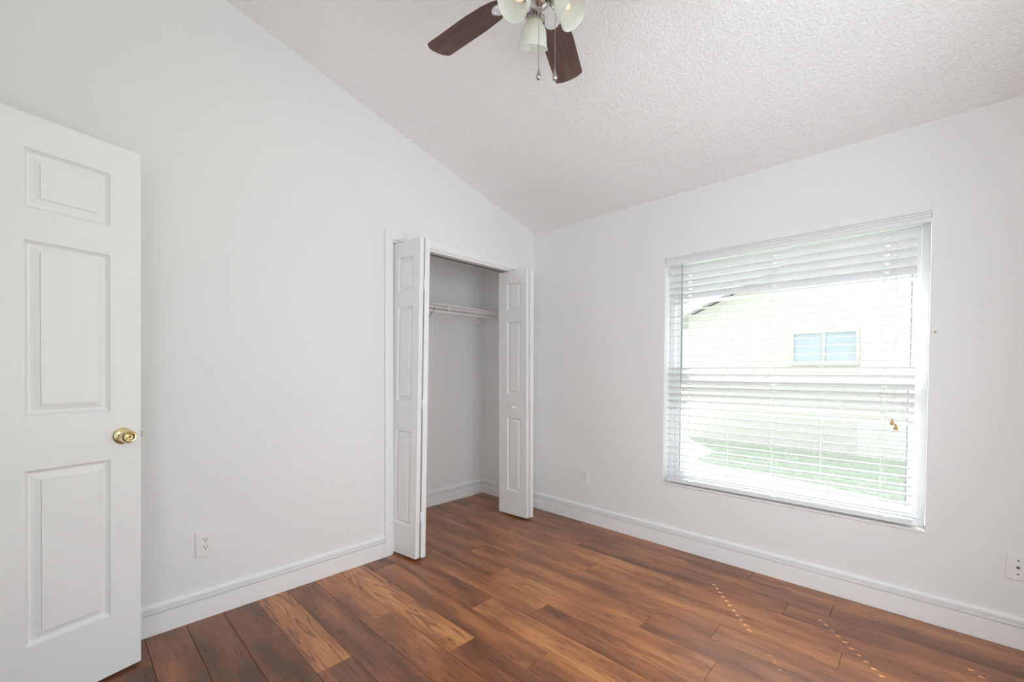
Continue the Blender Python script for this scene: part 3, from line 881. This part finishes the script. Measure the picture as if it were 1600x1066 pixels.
def blade(angle):
    mt = Matrix.Translation(at(ZB)) @ Matrix.Rotation(math.radians(angle), 4, 'Z') @ Matrix.Rotation(math.radians(-12), 4, 'X')
    ob = MB().prism(blade_outline(), lambda a, c, k: (a, c, BT * (k - .5))).build('blade', BLADE)
    ob.matrix_world = mt; ob.parent = fan
    ob.matrix_parent_inverse = Matrix.Translation(fan.location).inverted()
    br = MB().prism(brk_outline(), lambda a, c, k: (a, c, -BT / 2 - .0008 - .0042 * k))
    for (a, c) in ((.182, -.018), (.182, .018), (.204, 0)):
        br.lathe([(0, 0), (.0045, 0), (.0035, .0022), (0, .0026)], (a, c, -BT / 2 - .005), (0, 0, -1), 12)
    br.prism([(.055, -.012), (.10, -.012), (.10, .012), (.055, .012)], lambda a, c, k: (a, c, .022 * k - .004))
    bo = br.build('blade_bracket', SILVER)
    bo.parent = ob
for a in (115.2, -175.2, -101.5, -29.0, 43.0):
    blade(a)
SHP = [(.025, 0), (.028, .010), (.036, .020), (.0435, .034), (.0475, .052), (.0500, .068), (.0535, .082), (.0565, .087)]
def shade(az, tilt):
    a = math.radians(az)
    rad = Vector((math.cos(a), math.sin(a), 0))
    ax = (rad * math.sin(math.radians(tilt)) - Vector((0, 0, 1)) * math.cos(math.radians(tilt))).normalized()
    o = at(2.513) + rad * .048
    arm = MB().tube([at(2.508) + rad * .02, at(2.516) + rad * .036, o + ax * .004], .010, 12)
    arm.lathe([(0, -.004), (.016, -.004), (.022, .004), (.024, .012), (.0315, .018), (.033, .034), (.030, .0355), (0, .0355)], o, ax, 32)
    for k in range(16):
        p = 2 * PI * k / 16
        e1 = ax.orthogonal().normalized(); e2 = ax.cross(e1)
        q = e1 * math.cos(p) + e2 * math.sin(p)
        arm.tube([o + ax * .019 + q * .0320, o + ax * .034 + q * .0333], .0026, 6)
    arm_o = arm.build('lamp_socket', NICKEL, fan, smooth=True)
    base = o + ax * .030
    prof = SHP + [(r - .0022, h) for r, h in reversed(SHP)]
    sh = MB().lathe([(r, h) for r, h in prof], base, ax, 44).build('lamp_shade', FROST, fan, smooth=True)
    MB().lathe([(0, -.008), (.010, -.006), (.0125, .008), (.0140, .016), (.0150, .026), (.0135, .038), (.0085, .050), (.0040, .058), (0, .060)], base, ax, 24).build('bulb', BULB, sh, smooth=True)
shade(145, 24); shade(24, 40); shade(-96, 40)
for (dx, zb_) in ((-0.003, 2.246), (0.052, 2.244)):
    off = rt0 * dx + Vector((fw.x, fw.y, 0)).normalized() * (-0.03)
    top = at(2.50) + off
    m = MB().tube([top, top + Vector((0, 0, zb_ - 2.50))], .0011, 6)
    z = 2.50
    while z > zb_:
        m.lathe([(0, -.0016), (.0016, 0), (0, .0016)], (top.x, top.y, z), (0, 0, 1), 6); z -= .0048
    c = m.build('pull_chain', NICKEL, fan)
    MB().lathe([(0, 0), (.0022, .001), (.0028, .006), (.0055, .016), (.0088, .027), (.0090, .032), (.0065, .037), (.003, .039), (0, .039)], (top.x, top.y, zb_ + .002), (0, 0, -1), 20).build('pendant', NICKEL, c, smooth=True)

# ------------------------------------------------------------------ outside
GZ = -0.15
m = MB().add([(-30, WT, GZ), (30, WT, GZ), (30, 40, GZ), (-30, 40, GZ)], [(0, 1, 2, 3)])
tag(m.build('lawn', GRASS), 'green lawn between the window and the neighbouring house', 'grass', kind='stuff')
tag(MB().box(-3, 5.5, WT, 0.52, 2.36, 2.44).box(-3, 5.5, 0.52, 0.545, 2.33, 2.56).build('trim_5', FASCIA), kind='structure')   # own eave over the window
HY = 6.1
hs = empty('house', (4, HY, GZ), 'pale stucco gable-end house seen through the blind', 'house')
hx0, hx1, ez, rise = -1.05, 9.0, 2.36, .42
hm = (hx0 + hx1) / 2
MB().prism([(hx0, GZ), (hx1, GZ), (hx1, ez), (hm, ez + rise * (hm - hx0)), (hx0, ez)], lambda x, z, k: (x, HY + 8 * k, z)).build('wall', STUCCO, hs)
m = MB()
for sx in (1, -1):
    e = hx0 - .45 if sx == 1 else hx1 + .45
    zl = ez - rise * .45
    pts = [(e, zl + .03), (hm, ez + rise * (hm - hx0) + .03), (hm, ez + rise * (hm - hx0) + .15), (e, zl + .15)]
    m.prism(pts, lambda x, z, k: (x, HY - .35 + 8.7 * k, z))
m.build('roof', [SHINGLE], hs)
m = MB()
for sx in (1, -1):
    e = hx0 - .45 if sx == 1 else hx1 + .45
    zl = ez - rise * .45
    pts = [(e, zl - .02), (hm, ez + rise * (hm - hx0) - .02), (hm, ez + rise * (hm - hx0) + .17), (e, zl + .17)]
    m.prism(pts, lambda x, z, k: (x, HY - .37 + .018 * k, z))
m.build('fascia', FASCIA, hs)
wf = MB()
wx0, wx1, wz0, wz1 = 0.84, 1.70, 1.40, 1.90
wf.box(wx0 - .05, wx1 + .05, HY - .05, HY - .001, wz1, wz1 + .05); wf.box(wx0 - .05, wx1 + .05, HY - .07, HY - .001, wz0 - .05, wz0)
wf.box(wx0 - .05, wx0, HY - .05, HY - .001, wz0, wz1); wf.box(wx1, wx1 + .05, HY - .05, HY - .001, wz0, wz1)
wf.box((wx0 + wx1) / 2 - .02, (wx0 + wx1) / 2 + .02, HY - .045, HY - .001, wz0, wz1)
wo = wf.build('window', plain('far_window_trim', (0.58, 0.55, 0.50), 0.7), hs)
MB().box(wx0, wx1, HY - .02, HY - .002, wz0, wz1).build('pane', DARKGLASS, wo)
